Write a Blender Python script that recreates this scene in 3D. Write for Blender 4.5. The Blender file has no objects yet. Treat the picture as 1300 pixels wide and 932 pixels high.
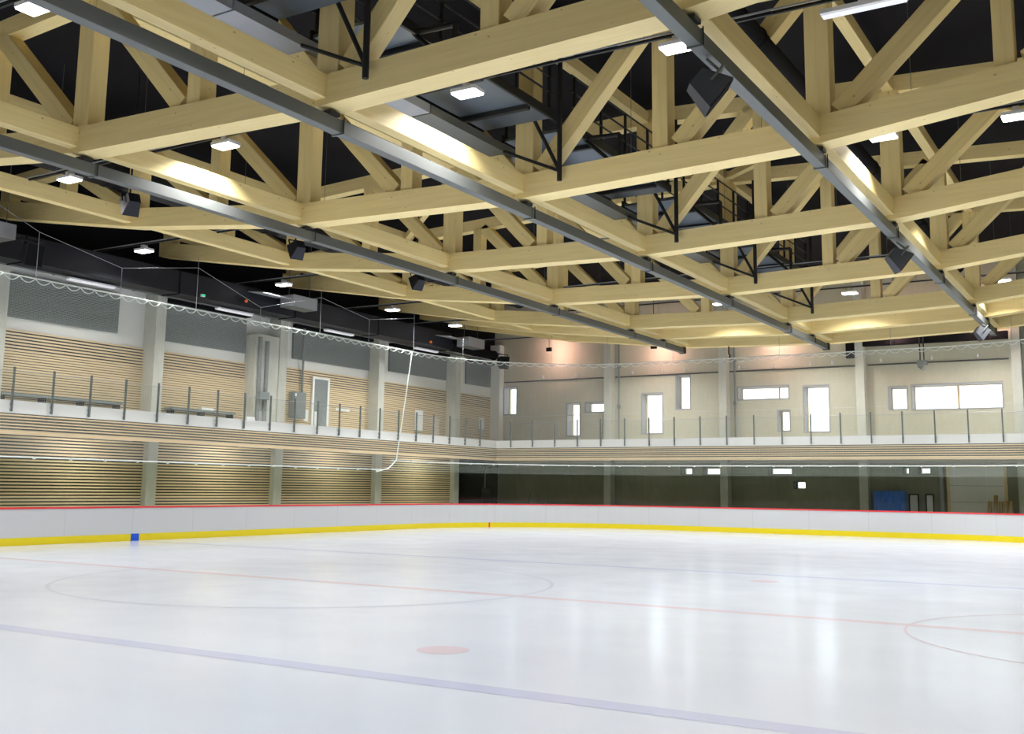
import bpy, math, random
from mathutils import Vector, Matrix
random.seed(7)
scene = bpy.context.scene
col = scene.collection
# ------------------------------------------------------------------ camera, world, exposure
def camera():
    yaw, pitch, roll = -.5466, .1468, .0128
    cy_, sy, cp, sp = math.cos(yaw), math.sin(yaw), math.cos(pitch), math.sin(pitch)
    f = Vector((sy*cp, cy_*cp, sp)); r = Vector((cy_, -sy, 0)); u = r.cross(f)
    r2 = r*math.cos(roll)+u*math.sin(roll); u2 = u*math.cos(roll)-r*math.sin(roll)
    cd = bpy.data.cameras.new('camera'); cam = bpy.data.objects.new('camera', cd); col.objects.link(cam)
    cd.sensor_width = 36; cd.sensor_fit = 'HORIZONTAL'; cd.lens = 36*1343.6/1300; cd.shift_y = -44.5/1300
    cd.clip_end = 400; cd.clip_start = .05
    m = Matrix.Identity(4)
    for i in range(3):
        m[i][0] = r2[i]; m[i][1] = u2[i]; m[i][2] = -f[i]
    m.translation = Vector((13.607, -15.278, 1.745)); cam.matrix_world = m
    scene.camera = cam
camera()
scene.view_settings.view_transform = 'Standard'; scene.view_settings.look = 'None'
scene.view_settings.exposure = 0.20; scene.view_settings.gamma = 1.0; scene.view_settings.use_curve_mapping = False
SKY = 2.2          # overcast winter sky seen through the windows
LAMP_W, LAMP_SPREAD = 205.0, 132.0   # watts and beam angle of each lit high-bay lamp
w = bpy.data.worlds.new('overcast_sky'); scene.world = w; w.use_nodes = True
w.node_tree.nodes['Background'].inputs[0].default_value = (.86, .93, 1, 1)
w.node_tree.nodes['Background'].inputs[1].default_value = SKY

# ------------------------------------------------------------------ materials
def mat(name, color=(.5,.5,.5), rough=.6, metal=0., emit=None, strength=0., spec=.5):
    m = bpy.data.materials.new(name); m.use_nodes = True
    b = m.node_tree.nodes['Principled BSDF']
    b.inputs['Base Color'].default_value = (*color, 1); b.inputs['Roughness'].default_value = rough
    b.inputs['Metallic'].default_value = metal; b.inputs['Specular IOR Level'].default_value = spec
    if emit:
        b.inputs['Emission Color'].default_value = (*emit, 1); b.inputs['Emission Strength'].default_value = strength
    return m
def nd(m, t, **kw):
    n = m.node_tree.nodes.new(t)
    for k, v in kw.items(): setattr(n, k, v)
    return n
def lk(m, a, b): m.node_tree.links.new(a, b)
def bsdf(m): return m.node_tree.nodes['Principled BSDF']
def ramp(m, fac, stops):
    r = nd(m, 'ShaderNodeValToRGB'); e = r.color_ramp.elements
    while len(e) < len(stops): e.new(.5)
    for i, (p, c) in enumerate(stops): e[i].position = p; e[i].color = (*c, 1)
    lk(m, fac, r.inputs[0]); return r.outputs[0]
def coords(m, scale, kind='Object'):
    t = nd(m, 'ShaderNodeTexCoord'); mp = nd(m, 'ShaderNodeMapping'); mp.inputs['Scale'].default_value = scale
    lk(m, t.outputs[kind], mp.inputs[0]); return mp.outputs[0]
def noise(m, vec, scale, detail=4, rough=.55):
    n = nd(m, 'ShaderNodeTexNoise'); n.inputs['Scale'].default_value = scale; n.inputs['Detail'].default_value = detail
    n.inputs['Roughness'].default_value = rough; lk(m, vec, n.inputs['Vector']); return n.outputs[0]
def mixc(m, fac, a, b, mode='MIX'):
    n = nd(m, 'ShaderNodeMix', data_type='RGBA', blend_type=mode)
    if isinstance(fac, float): n.inputs[0].default_value = fac
    else: lk(m, fac, n.inputs[0])
    for s, v in ((6, a), (7, b)):
        if isinstance(v, tuple): n.inputs[s].default_value = (*v, 1)
        else: lk(m, v, n.inputs[s])
    return n.outputs[2]
def wood(name, c1, c2, knots=True, rough=.5):
    """glulam: grain along the member's own X axis, lamella joints, a few knots"""
    m = mat(name, c1, rough); b = bsdf(m)
    g = noise(m, coords(m, (.5, 11, 11)), 2.2, 5)
    base = ramp(m, g, [(.3, c2), (.68, c1)])
    big = noise(m, coords(m, (.35, 1.2, 9)), 1.0, 2)
    base = mixc(m, .35, base, ramp(m, big, [(.35, tuple(v*.86 for v in c1)), (.65, tuple(min(1, v*1.1) for v in c1))]))
    if knots:
        v = nd(m, 'ShaderNodeTexVoronoi'); v.inputs['Scale'].default_value = 1.0
        lk(m, coords(m, (2.6, 4.2, 4.2)), v.inputs['Vector'])
        base = mixc(m, ramp(m, v.outputs['Distance'], [(.035, (.6,)*3), (.085, (0,)*3)]), base, (.24, .13, .045))
    oi = nd(m, 'ShaderNodeObjectInfo')
    rr = ramp(m, oi.outputs['Random'], [(0, (.88,)*3), (1, (1.06,)*3)])
    base = mixc(m, 1.0, base, rr, 'MULTIPLY')
    lk(m, base, b.inputs['Base Color']); return m
M = {}
M['glulam'] = wood('glulam_pine', (.94, .76, .365), (.85, .65, .265))
M['slat'] = wood('pine_slat', (.83, .66, .41), (.74, .57, .33), knots=False, rough=.55)
def concrete(name, c1, c2, sc=.6):
    m = mat(name, c1, .75); b = bsdf(m)
    n1 = noise(m, coords(m, (1, 1, 1)), sc, 6, .6); n2 = noise(m, coords(m, (1, 1, .25)), 5, 4)
    base = mixc(m, .35, ramp(m, n1, [(.35, c2), (.65, c1)]), ramp(m, n2, [(.35, c2), (.65, c1)]))
    lk(m, base, b.inputs['Base Color']); return m
M['concrete'] = concrete('grey_concrete', (.64, .65, .585), (.49, .50, .445))
M['wallconc'] = concrete('sandy_concrete', (.565, .55, .435), (.49, .475, .365), .35)
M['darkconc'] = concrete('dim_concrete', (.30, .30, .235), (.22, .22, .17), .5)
M['plaster'] = mat('white_plaster', (.82, .83, .80), .8)
M['white'] = mat('white_paint', (.86, .88, .88), .5)
M['black'] = mat('black_paint', (.010, .010, .012), .85, spec=.12)
M['roof'] = mat('black_roof_felt', (.010, .009, .011), .85, spec=.15)
M['blackmetal'] = mat('black_steel', (.014, .015, .017), .5, .2)
M['navy'] = mat('dark_blue_grey_duct', (.012, .013, .02), .5, .0, spec=.3)
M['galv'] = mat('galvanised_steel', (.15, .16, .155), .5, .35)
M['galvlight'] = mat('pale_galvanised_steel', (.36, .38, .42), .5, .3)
M['deck'] = mat('blue_grey_deck', (.13, .16, .20), .42, .35)
M['rail'] = mat('post_steel', (.10, .13, .13), .4, .5)
M['grey'] = mat('grey_cabinet_paint', (.20, .23, .23), .5)
M['reveal'] = mat('grey_reveal_lining', (.33, .33, .33), .6)
M['backing'] = mat('dark_backing_felt', (.07, .075, .07), .8)
M['red'] = mat('red_cap', (.80, .045, .06), .4)
M['yellow'] = mat('yellow_kick_strip', (.86, .70, .01), .35)
M['blue'] = mat('blue_mark', (.005, .10, .75), .35)
M['tarp'] = mat('blue_tarp', (.02, .13, .55), .5)
M['brown'] = mat('brown_roll', (.34, .23, .10), .8)
M['doorwhite'] = mat('pale_door_panel', (.88, .86, .90), .5)
M['lampoff'] = mat('white_lamp_housing', (.75, .76, .8), .4)
M['lit'] = mat('lit_diffuser', (.9, .9, .9), .5, emit=(1, .985, .97), strength=12)
M['tube'] = mat('tube_diffuser', (.8, .8, .85), .4, emit=(.9, .92, 1), strength=.35)
M['exit'] = mat('green_exit_face', (.05, .6, .3), .5, emit=(.05, .8, .4), strength=.5)
M['orange'] = mat('orange_indicator', (.8, .15, .02), .5, emit=(1, .2, .03), strength=.15)
M['rope'] = mat('white_rope', (.80, .86, .83), .6)
M['warm'] = mat('warm_flood_face', (.9, .7, .6), .5, emit=(1, .58, .50), strength=260)
# ice
def ice():
    m = mat('ice', (.80, .835, .875), .14, spec=.32); b = bsdf(m)
    n = noise(m, coords(m, (.05, .3, 1)), 1.0, 4)
    lk(m, ramp(m, n, [(.35, (.50, .545, .63)), (.65, (.535, .58, .665))]), b.inputs['Base Color'])
    n2 = noise(m, coords(m, (.4, .4, 1)), 2.0, 3)
    rr = nd(m, 'ShaderNodeMapRange'); rr.inputs[3].default_value = .13; rr.inputs[4].default_value = .21
    lk(m, n2, rr.inputs[0]); lk(m, rr.outputs[0], b.inputs['Roughness']); return m
M['ice'] = ice()
def line_mat(name, c): return mat(name, c, .17, spec=.32)
M['redline'] = line_mat('red_line_under_ice', (.53, .45, .505))
M['blueline'] = line_mat('blue_line_under_ice', (.43, .465, .61))
M['bluethin'] = line_mat('thin_blue_line_under_ice', (.46, .49, .60))
# board panels with joints every 2.4 m
def boards():
    m = mat('white_board_panel', (.72, .745, .76), .3); b = bsdf(m)
    t = nd(m, 'ShaderNodeUVMap'); s = nd(m, 'ShaderNodeSeparateXYZ'); lk(m, t.outputs[0], s.inputs[0])
    a = nd(m, 'ShaderNodeMath', operation='DIVIDE'); a.inputs[1].default_value = 2.4; lk(m, s.outputs[0], a.inputs[0])
    f = nd(m, 'ShaderNodeMath', operation='FRACT'); lk(m, a.outputs[0], f.inputs[0])
    l = nd(m, 'ShaderNodeMath', operation='LESS_THAN'); l.inputs[1].default_value = .008; lk(m, f.outputs[0], l.inputs[0])
    lk(m, mixc(m, l.outputs[0], (.62, .64, .66), (.52, .54, .55)), b.inputs['Base Color']); return m
M['board'] = boards()
def glassm(name, tint, gl=.08):
    m = bpy.data.materials.new(name); m.use_nodes = True; nt = m.node_tree; nt.nodes.clear()
    o = nt.nodes.new('ShaderNodeOutputMaterial'); t = nt.nodes.new('ShaderNodeBsdfTransparent'); t.inputs[0].default_value = (*tint, 1)
    g = nt.nodes.new('ShaderNodeBsdfGlossy'); g.inputs['Roughness'].default_value = .02
    lw = nt.nodes.new('ShaderNodeLayerWeight'); lw.inputs[0].default_value = .5
    pw = nt.nodes.new('ShaderNodeMath'); pw.operation = 'POWER'; pw.inputs[1].default_value = 4.5; nt.links.new(lw.outputs['Facing'], pw.inputs[0])
    fr = nt.nodes.new('ShaderNodeMath'); fr.operation = 'MULTIPLY_ADD'; fr.inputs[1].default_value = .7; fr.inputs[2].default_value = .022; nt.links.new(pw.outputs[0], fr.inputs[0])
    mx = nt.nodes.new('ShaderNodeMixShader'); nt.links.new(fr.outputs[0], mx.inputs[0])
    nt.links.new(t.outputs[0], mx.inputs[1]); nt.links.new(g.outputs[0], mx.inputs[2]); nt.links.new(mx.outputs[0], o.inputs[0]); return m
M['glass'] = glassm('clear_glass', (.975, .985, .98)); M['shield'] = glassm('shield_glass', (.93, .965, .925))
def netm():
    m = bpy.data.materials.new('fine_white_net'); m.use_nodes = True; nt = m.node_tree; nt.nodes.clear()
    o = nt.nodes.new('ShaderNodeOutputMaterial'); t = nt.nodes.new('ShaderNodeBsdfTransparent')
    d = nt.nodes.new('ShaderNodeBsdfDiffuse'); d.inputs[0].default_value = (.85, .9, .87, 1)
    uv = nt.nodes.new('ShaderNodeUVMap'); s = nt.nodes.new('ShaderNodeSeparateXYZ'); nt.links.new(uv.outputs[0], s.inputs[0])
    def cell(sock):
        a = nt.nodes.new('ShaderNodeMath'); a.operation = 'MULTIPLY'; a.inputs[1].default_value = 1/.045; nt.links.new(sock, a.inputs[0])
        f = nt.nodes.new('ShaderNodeMath'); f.operation = 'FRACT'; nt.links.new(a.outputs[0], f.inputs[0])
        l = nt.nodes.new('ShaderNodeMath'); l.operation = 'LESS_THAN'; l.inputs[1].default_value = .055; nt.links.new(f.outputs[0], l.inputs[0]); return l.outputs[0]
    mx = nt.nodes.new('ShaderNodeMath'); mx.operation = 'MAXIMUM'; nt.links.new(cell(s.outputs[0]), mx.inputs[0]); nt.links.new(cell(s.outputs[1]), mx.inputs[1])
    ms = nt.nodes.new('ShaderNodeMixShader'); nt.links.new(mx.outputs[0], ms.inputs[0]); nt.links.new(t.outputs[0], ms.inputs[1]); nt.links.new(d.outputs[0], ms.inputs[2])
    nt.links.new(ms.outputs[0], o.inputs[0]); return m
M['net'] = netm()

# ------------------------------------------------------------------ helpers
def tag(o, label=None, cat=None, group=None, kind=None):
    if label: o['label'] = label
    if cat: o['category'] = cat
    if group: o['group'] = group
    if kind: o['kind'] = kind
    return o
def link(name, verts, faces, m, parent=None, loc=None, uvs=None, smooth=False):
    """verts in world space; loc = origin. parent empties carry translation only"""
    if parent is None:
        org = Vector(loc) if loc is not None else sum((Vector(v) for v in verts), Vector())/len(verts)
    else: org = wloc(parent)
    me = bpy.data.meshes.new(name); me.from_pydata([tuple(Vector(v)-org) for v in verts], [], faces)
    if uvs:
        ul = me.uv_layers.new(name='UVMap')
        for p in me.polygons:
            for li in p.loop_indices: ul.data[li].uv = uvs[me.loops[li].vertex_index]
    me.materials.append(m); me.update()
    if smooth:
        for p in me.polygons: p.use_smooth = True
    o = bpy.data.objects.new(name, me); col.objects.link(o)
    if parent is None: o.location = org
    else: o.parent = parent
    return o
WL = {}
def wloc(o):
    l = Vector(o.location)
    while o.parent: o = o.parent; l += Vector(o.location)
    return l
def empty(name, loc, label, cat, group=None, kind=None):
    o = bpy.data.objects.new(name, None); o.location = loc; o.empty_display_size = .2; col.objects.link(o)
    return tag(o, label, cat, group, kind)
BF = [(0,3,2,1),(4,5,6,7),(0,1,5,4),(1,2,6,5),(2,3,7,6),(3,0,4,7)]
class MB:
    def __init__(s): s.v = []; s.f = []
    def add(s, v, f):
        n = len(s.v); s.v += [tuple(p) for p in v]; s.f += [tuple(i+n for i in q) for q in f]; return s
    def box(s, x0, x1, y0, y1, z0, z1):
        x0, x1 = sorted((x0, x1)); y0, y1 = sorted((y0, y1)); z0, z1 = sorted((z0, z1))
        return s.add([(x0,y0,z0),(x1,y0,z0),(x1,y1,z0),(x0,y1,z0),(x0,y0,z1),(x1,y0,z1),(x1,y1,z1),(x0,y1,z1)], BF)
    def tube(s, a, b, r, n=10, r2=None):
        a, b = Vector(a), Vector(b); d = (b-a).normalized(); u = d.orthogonal().normalized(); v = d.cross(u); r2 = r if r2 is None else r2
        vs = [a+(u*math.cos(t)+v*math.sin(t))*r for t in [2*math.pi*i/n for i in range(n)]]
        vs += [b+(u*math.cos(t)+v*math.sin(t))*r2 for t in [2*math.pi*i/n for i in range(n)]]
        return s.add(vs, [(i, (i+1) % n, n+(i+1) % n, n+i) for i in range(n)]+[tuple(range(n))[::-1], tuple(range(n, 2*n))])
    def poly(s, pts, r, n=6):
        for a, b in zip(pts[:-1], pts[1:]): s.tube(a, b, r, n)
        return s
    def ring_tube(s, c, r, r0, axis=2, n=24):
        pts = []
        for i in range(n+1):
            t = 2*math.pi*i/n; p = [c[0], c[1], c[2]]; p[(axis+1) % 3] += r*math.cos(t); p[(axis+2) % 3] += r*math.sin(t); pts.append(p)
        return s.poly(pts, r0)
    def build(s, name, m, parent=None, loc=None, smooth=False): return link(name, s.v, s.f, m, parent, loc, smooth=smooth)
def box(name, x0, x1, y0, y1, z0, z1, m, parent=None, loc=None): return MB().box(x0,x1,y0,y1,z0,z1).build(name, m, parent, loc)
def beam(name, a, b, wd, ht, m, parent=None, side=None, bev=.012):
    """timber from a to b (axis through the centre), local X along it so that the grain follows"""
    a, b = Vector(a), Vector(b); d = b-a; L = d.length; x = d.normalized()
    up = Vector((0,0,1)) if abs(x.z) < .98 else Vector((1,0,0))
    if side is not None: up = x.cross(Vector(side)).normalized()*-1
    y = up.cross(x).normalized(); z = x.cross(y)
    h, k = wd/2, ht/2; c = bev
    prof = [(-h+c,-k),(h-c,-k),(h,-k+c),(h,k-c),(h-c,k),(-h+c,k),(-h,k-c),(-h,-k+c)]
    vs = [(-L/2, p[0], p[1]) for p in prof]+[(L/2, p[0], p[1]) for p in prof]; n = 8
    fs = [(i, (i+1) % n, n+(i+1) % n, n+i) for i in range(n)]+[tuple(range(n))[::-1], tuple(range(n, 2*n))]
    me = bpy.data.meshes.new(name); me.from_pydata(vs, [], fs); me.materials.append(m); me.update()
    o = bpy.data.objects.new(name, me); col.objects.link(o)
    mw = Matrix.Identity(4)
    for i in range(3): mw[i][0] = x[i]; mw[i][1] = y[i]; mw[i][2] = z[i]
    ctr = (a+b)/2
    mw.translation = ctr-(wloc(parent) if parent else Vector())
    if parent: o.parent = parent
    o.matrix_basis = mw
    return o
def struct(o): o['kind'] = 'structure'; return o
ORD = ['nearest', 'second', 'third', 'fourth', 'fifth', 'sixth', 'seventh', 'eighth', 'ninth', 'tenth', 'eleventh', 'twelfth']

# ------------------------------------------------------------------ room shell
HW, HE, RV = 13.6, 29.2, 7.5           # rink half width, half length, corner radius
UL, UR, VB, VN, ZR = -17.8, 21.9, 34.5, -35.0, 12.35
struct(box('floor', -18.4, 22.3, -35.4, 35.3, -.30, -.02, M['darkconc']))
struct(box('ceiling', -18.4, 22.3, -35.4, 35.3, ZR, ZR+.3, M['roof']))
struct(box('wall_right', UR, UR+.4, -35.4, 35.3, -.02, ZR, M['wallconc']))
struct(box('wall_near', -18.4, UR, -35.4, -35.0, -.02, ZR, M['wallconc']))
struct(box('wall_left', -18.3, UL, -35.0, 35.0, -.02, 8.95, M['plaster']))
struct(box('wall_left', -18.3, UL, -35.0, 35.0, 8.95, ZR, M['roof']))
def perim(r_extra=0., v_from=-10., full=False, step=.6):
    """points of the rink outline, left side first, clockwise seen from above; returns (pt, outward normal, arc length)"""
    pts = []
    def add(x, y, nx, ny): pts.append((Vector((x+nx*r_extra, y+ny*r_extra, 0)), Vector((nx, ny, 0))))
    v = v_from
    while v < HE-RV-1e-6: add(-HW, v, -1, 0); v += step
    def arc(cx, cy, a0, a1, n=24):
        for i in range(n+1):
            t = math.radians(a0+(a1-a0)*i/n); add(cx+RV*math.cos(t), cy+RV*math.sin(t), math.cos(t), math.sin(t))
    arc(-HW+RV, HE-RV, 180, 90)
    n = 20
    for i in range(1, n): add(-HW+RV+(2*HW-2*RV)*i/n, HE, 0, 1)
    arc(HW-RV, HE-RV, 90, 0)
    vend = -11.5
    n = 50
    for i in range(1, n+1): add(HW, HE-RV+(vend-(HE-RV))*i/n, 1, 0)
    if full:
        head = []
        def addh(x, y, nx, ny): head.append((Vector((x+nx*r_extra, y+ny*r_extra, 0)), Vector((nx, ny, 0))))
        addh(HW, -19., 1, 0); addh(HW, -HE+RV, 1, 0)
        for i in range(1, 25):
            t = math.radians(0-90*i/24); addh(HW-RV+RV*math.cos(t), -HE+RV+RV*math.sin(t), math.cos(t), math.sin(t))
        for i in range(0, 25):
            t = math.radians(-90-90*i/24); addh(-HW+RV+RV*math.cos(t), -HE+RV+RV*math.sin(t), math.cos(t), math.sin(t))
        addh(-HW, v_from-.6, -1, 0)
        pts = head+pts
    out = []; s = 0
    for i, (p, nn) in enumerate(pts):
        if i: s += (p-pts[i-1][0]).length
        out.append((p, nn, s))
    return out
def sweep(name, path, prof, m, parent=None, loc=None, uvo=0.):
    """prof: closed list of (outward offset, z)"""
    k = len(prof); vs = []; uv = []; fs = []
    for p, n, s in path:
        for j, (d, z) in enumerate(prof): vs.append((p.x+n.x*d, p.y+n.y*d, z)); uv.append((s+uvo, z))
    for i in range(len(path)-1):
        for j in range(k): a = i*k+j; b = i*k+(j+1) % k; fs.append((a, b, b+k, a+k))
    fs.append(tuple(range(k))[::-1]); fs.append(tuple(range((len(path)-1)*k, len(path)*k)))
    return link(name, vs, fs, m, parent, loc, uvs=uv)
# ice surface inside the boards
ov = []
for cx, cy, a0 in ((-HW+RV, HE-RV, 180), (HW-RV, HE-RV, 90), (HW-RV, -HE+RV, 0), (-HW+RV, -HE+RV, -90)):
    for i in range(25):
        t = math.radians(a0-90*i/24); ov.append((cx+(RV+.05)*math.cos(t), cy+(RV+.05)*math.sin(t)))
n = len(ov)
icev = [(x, y, 0) for x, y in ov]+[(x, y, -.02) for x, y in ov]
ice_o = struct(link('floor', icev, [tuple(range(n))[::-1], tuple(range(n, 2*n))]+[(i, (i+1) % n, n+(i+1) % n, n+i) for i in range(n)], M['ice'], loc=(0,0,0)))
def flat(name, polys, m, z=.0015):
    vs, fs = [], []
    for p in polys: fs.append(tuple(range(len(vs), len(vs)+len(p)))); vs += [(x, y, z) for x, y in p]
    o = link(name, vs, fs, m, ice_o); return o
def rect(x0, x1, y0, y1): return [(x0,y0),(x1,y0),(x1,y1),(x0,y1)]
def ringpoly(cx, cy, r0, r1, a0=0, a1=360, n=96):
    out = []
    for i in range(n):
        t, t2 = math.radians(a0+(a1-a0)*i/n), math.radians(a0+(a1-a0)*(i+1)/n)
        out.append([(cx+r0*math.cos(t), cy+r0*math.sin(t)), (cx+r1*math.cos(t), cy+r1*math.sin(t)), (cx+r1*math.cos(t2), cy+r1*math.sin(t2)), (cx+r0*math.cos(t2), cy+r0*math.sin(t2))])
    return out
def disc(cx, cy, r, n=40): return [(cx+r*math.cos(2*math.pi*i/n), cy+r*math.sin(2*math.pi*i/n)) for i in range(n)]
flat('centre_line', [rect(-HW, HW, -.13, .13)], M['redline'], .001)
flat('blue_line', [rect(-HW, HW, 7.0, 7.3)], M['blueline'])
flat('blue_line', [rect(-HW, HW, -7.3, -7.0)], M['blueline'])
flat('centre_circle', ringpoly(0, 0, 4.45, 4.52), M['bluethin'], .002)
flat('centre_spot', [disc(0, 0, .17)], M['blueline'], .003)
flat('referee_crease', ringpoly(HW, 0, 2.97, 3.01, 90, 270, 60), M['redline'], .002)
for sy in (-1, 1): flat('faceoff_spot', [disc(6.83, sy*5.5, .29)], M['redline'])

# back wall built around its openings
WIN = [  # u0,u1,z0,z1 of the openings
 (-17.13,-16.34,5.78,7.26),(-13.17,-12.42,4.55,6.27),(-12.07,-10.94,5.78,6.27),(-8.83,-7.7,4.6,6.62),(-6.94,-6.21,5.8,7.47),
 (-3.72,-1.23,6.16,6.76),(-1.75,-1.20,4.62,5.58),(-.5,.66,4.55,6.70),(3.37,4.14,5.50,6.5),(4.36,8.06,5.46,6.55),
 (-6.75,-6.14,2.52,2.88),(-5.60,-4.6,2.52,2.88),(-2.30,-1.16,2.55,2.88),(-1.10,-.53,1.88,2.25),(3.84,4.10,2.60,2.9),(4.5,5.0,2.60,2.9)]
def wall_holes(name, u0, u1, z0, z1, y0, y1, holes, m):
    us = sorted({u0, u1, *[h[0] for h in holes], *[h[1] for h in holes]}); zs = sorted({z0, z1, *[h[2] for h in holes], *[h[3] for h in holes]})
    def hole(i, j):
        if i < 0 or j < 0 or i >= len(us)-1 or j >= len(zs)-1: return None
        uc, zc = (us[i]+us[i+1])/2, (zs[j]+zs[j+1])/2
        return any(h[0] < uc < h[1] and h[2] < zc < h[3] for h in holes)
    mb = MB()
    for i in range(len(us)-1):
        for j in range(len(zs)-1):
            if hole(i, j): continue
            a, b, c, d = us[i], us[i+1], zs[j], zs[j+1]
            v = [(a,y0,c),(b,y0,c),(b,y1,c),(a,y1,c),(a,y0,d),(b,y0,d),(b,y1,d),(a,y1,d)]
            fs = [(0,1,5,4),(2,3,7,6)]
            if hole(i, j-1) is not False: fs.append((0,3,2,1))
            if hole(i, j+1) is not False: fs.append((4,5,6,7))
            if hole(i-1, j) is not False: fs.append((3,0,4,7))
            if hole(i+1, j) is not False: fs.append((1,2,6,5))
            mb.add(v, fs)
    return mb.build(name, m)
up = [h for h in WIN if h[2] > 4]; lo = [h for h in WIN if h[2] < 4]
struct(wall_holes('wall_back', -17.8, UR, 3.1, ZR, VB, VB+.8, up, M['wallconc']))
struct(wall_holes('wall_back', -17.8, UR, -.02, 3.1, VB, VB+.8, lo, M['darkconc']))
for k, (a, b, c, d) in enumerate(WIN):
    t = .05; y0, y1 = VB+.52, VB+.60
    fr = MB().box(a, a+t, y0, y1, c, d).box(b-t, b, y0, y1, c, d).box(a+t, b-t, y0, y1, c, c+t).box(a+t, b-t, y0, y1, d-t, d)
    if k == 9: fr.box(6.18, 6.27, y0, y1, c+t, d-t)
    if k == 5: fr.box(-1.86, -1.80, y0, y1, c+t, d-t)
    f = fr.build('window_%d' % (k+1), M['slat']); struct(f)
    box('window_pane', a+t, b-t, VB+.55, VB+.562, c+t, d-t, M['glass'], f)
    # grey reveal lining
    l = .012
    MB().box(a, a+l, VB-.01, y0, c, d).box(b-l, b, VB-.01, y0, c, d).box(a+l, b-l, VB-.01, y0, d-l, d).box(a+l, b-l, VB-.01, y0, c, c+l).build('window_reveal', M['reveal'] if k < 10 else M['backing'], f)
    if k < 10: e = .055; MB().box(a-e, a, VB-.012, VB-.001, c-e, d+e).box(b, b+e, VB-.012, VB-.001, c-e, d+e).box(a, b, VB-.012, VB-.001, d, d+e).box(a, b, VB-.012, VB-.001, c-e, c).build('window_surround', M['reveal'], f)
# formwork joints of the back wall (real recess strips)
for k, (a_, b_) in enumerate(((-17.1, -10.78), (-10.34, -8.95), (-5.95, -4.55), (-4.1, -.62), (.78, 2.0), (2.45, 3.25), (8.2, 8.5), (8.95, 20))):
    struct(box('trim_2', a_, b_, VB-.006, VB, 5.62, 5.66, M['concrete']))

# ------------------------------------------------------------------ gallery slab, fascia, balustrade
GF, GB, GZ = -15.2, 30.7, 4.06      # left fascia plane, back fascia plane, gallery floor
slab = MB().box(-17.8, GF-.08, -34.9, 34.5, 3.25, GZ).box(GF-.08, UR, GB+.08, 34.5, 3.25, GZ)
struct(slab.build('floor', M['concrete']))
# white upstand (slab edge) with return at the corner
def ell(x, y, z0, z1, t, v_from=-12.):
    return MB().box(x-t, x, v_from, y+t, z0, z1).box(x, UR, y, y+t, z0, z1)
struct(ell(GF, GB, 3.76, 4.14, .08).build('trim_1', M['white']))
def fascia(name, label, along):
    r = empty(name, (GF if along == 'v' else 3, 10 if along == 'v' else GB, 3.13), label, 'cladding')
    back = MB(); sl = MB()
    n = 7; p = (3.77-3.13)/n
    if along == 'v': box('backing_board', GF-.07, GF-.012, -12, GB+.06, 3.14, 3.76, M['backing'], r)
    else: box('backing_board', GF, UR-.02, GB+.012, GB+.07, 3.14, 3.76, M['backing'], r)
    for i in range(n):
        z = 3.13+i*p; h = p*.47 if i else p*1.05
        if along == 'v': beam('slat', (GF+.0, -12, z+h/2), (GF+.0, GB, z+h/2), .022, h, M['slat'], r, bev=.004)
        else: beam('slat', (GF+.011, GB-.0, z+h/2), (UR-.02, GB-.0, z+h/2), .022, h, M['slat'], r, bev=.004)
    return r
fascia('slatted_fascia', 'pale pine slatted fascia along the long left gallery edge', 'v')
fascia('slatted_fascia', 'pale pine slatted fascia along the gallery edge at the far end', 'u')
def balustrade(label, pts, outx, outy):
    a = pts[0]; r = empty('gallery_balustrade', (a[0], a[1], 3.82), label, 'balustrade')
    def post(x, y):
        m = MB().box(x-.026, x+.026, y-.026, y+.026, 3.80, 5.12)
        for z in (3.86, 4.02): m.tube((x, y, z), (x-outx*.09, y-outy*.09, z), .03, 8)
        return m
    for i, (x, y) in enumerate(pts):
        p = post(x, y).build('post', M['rail'], r)
    for (x0, y0), (x1, y1) in zip(pts[:-1], pts[1:]):
        d = Vector((x1-x0, y1-y0, 0)); L = d.length; d.normalize(); nn = Vector((outx, outy, 0))
        a = Vector((x0, y0, 0))+d*.035; b = Vector((x1, y1, 0))-d*.035
        q = []
        for z in (4.16, 5.0):
            for pz in (a, b):
                for s in (-.006, .006): q.append((pz.x+nn.x*s, pz.y+nn.y*s, z))
        g = link('glass_pane', q, [(0,2,3,1),(4,5,7,6),(0,4,6,2),(1,3,7,5),(0,1,5,4),(2,6,7,3)], M['glass'], r)
        tl = MB().tube((a.x, a.y, 5.0), (b.x, b.y, 5.0), .009, 6); tl.build('pane_edge', M['galvlight'], g)
    return r
LPOST = [-9.4+1.335*i for i in range(31)]
# measured rhythm of the left posts: 1.335 m, anchored at v=5.1
LP = [(GF+.05, 2.37+1.335*i) for i in range(-8, 22) if 2.37+1.335*i < GB-.3]
balustrade('glass balustrade with grey steel posts on the long left gallery', LP, 1, 0)
BP = [(GF+.25+.62+1.265*i, GB-.05) for i in range(0, 27)]
balustrade('glass balustrade with grey steel posts on the far end gallery', BP, 0, -1)

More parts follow.
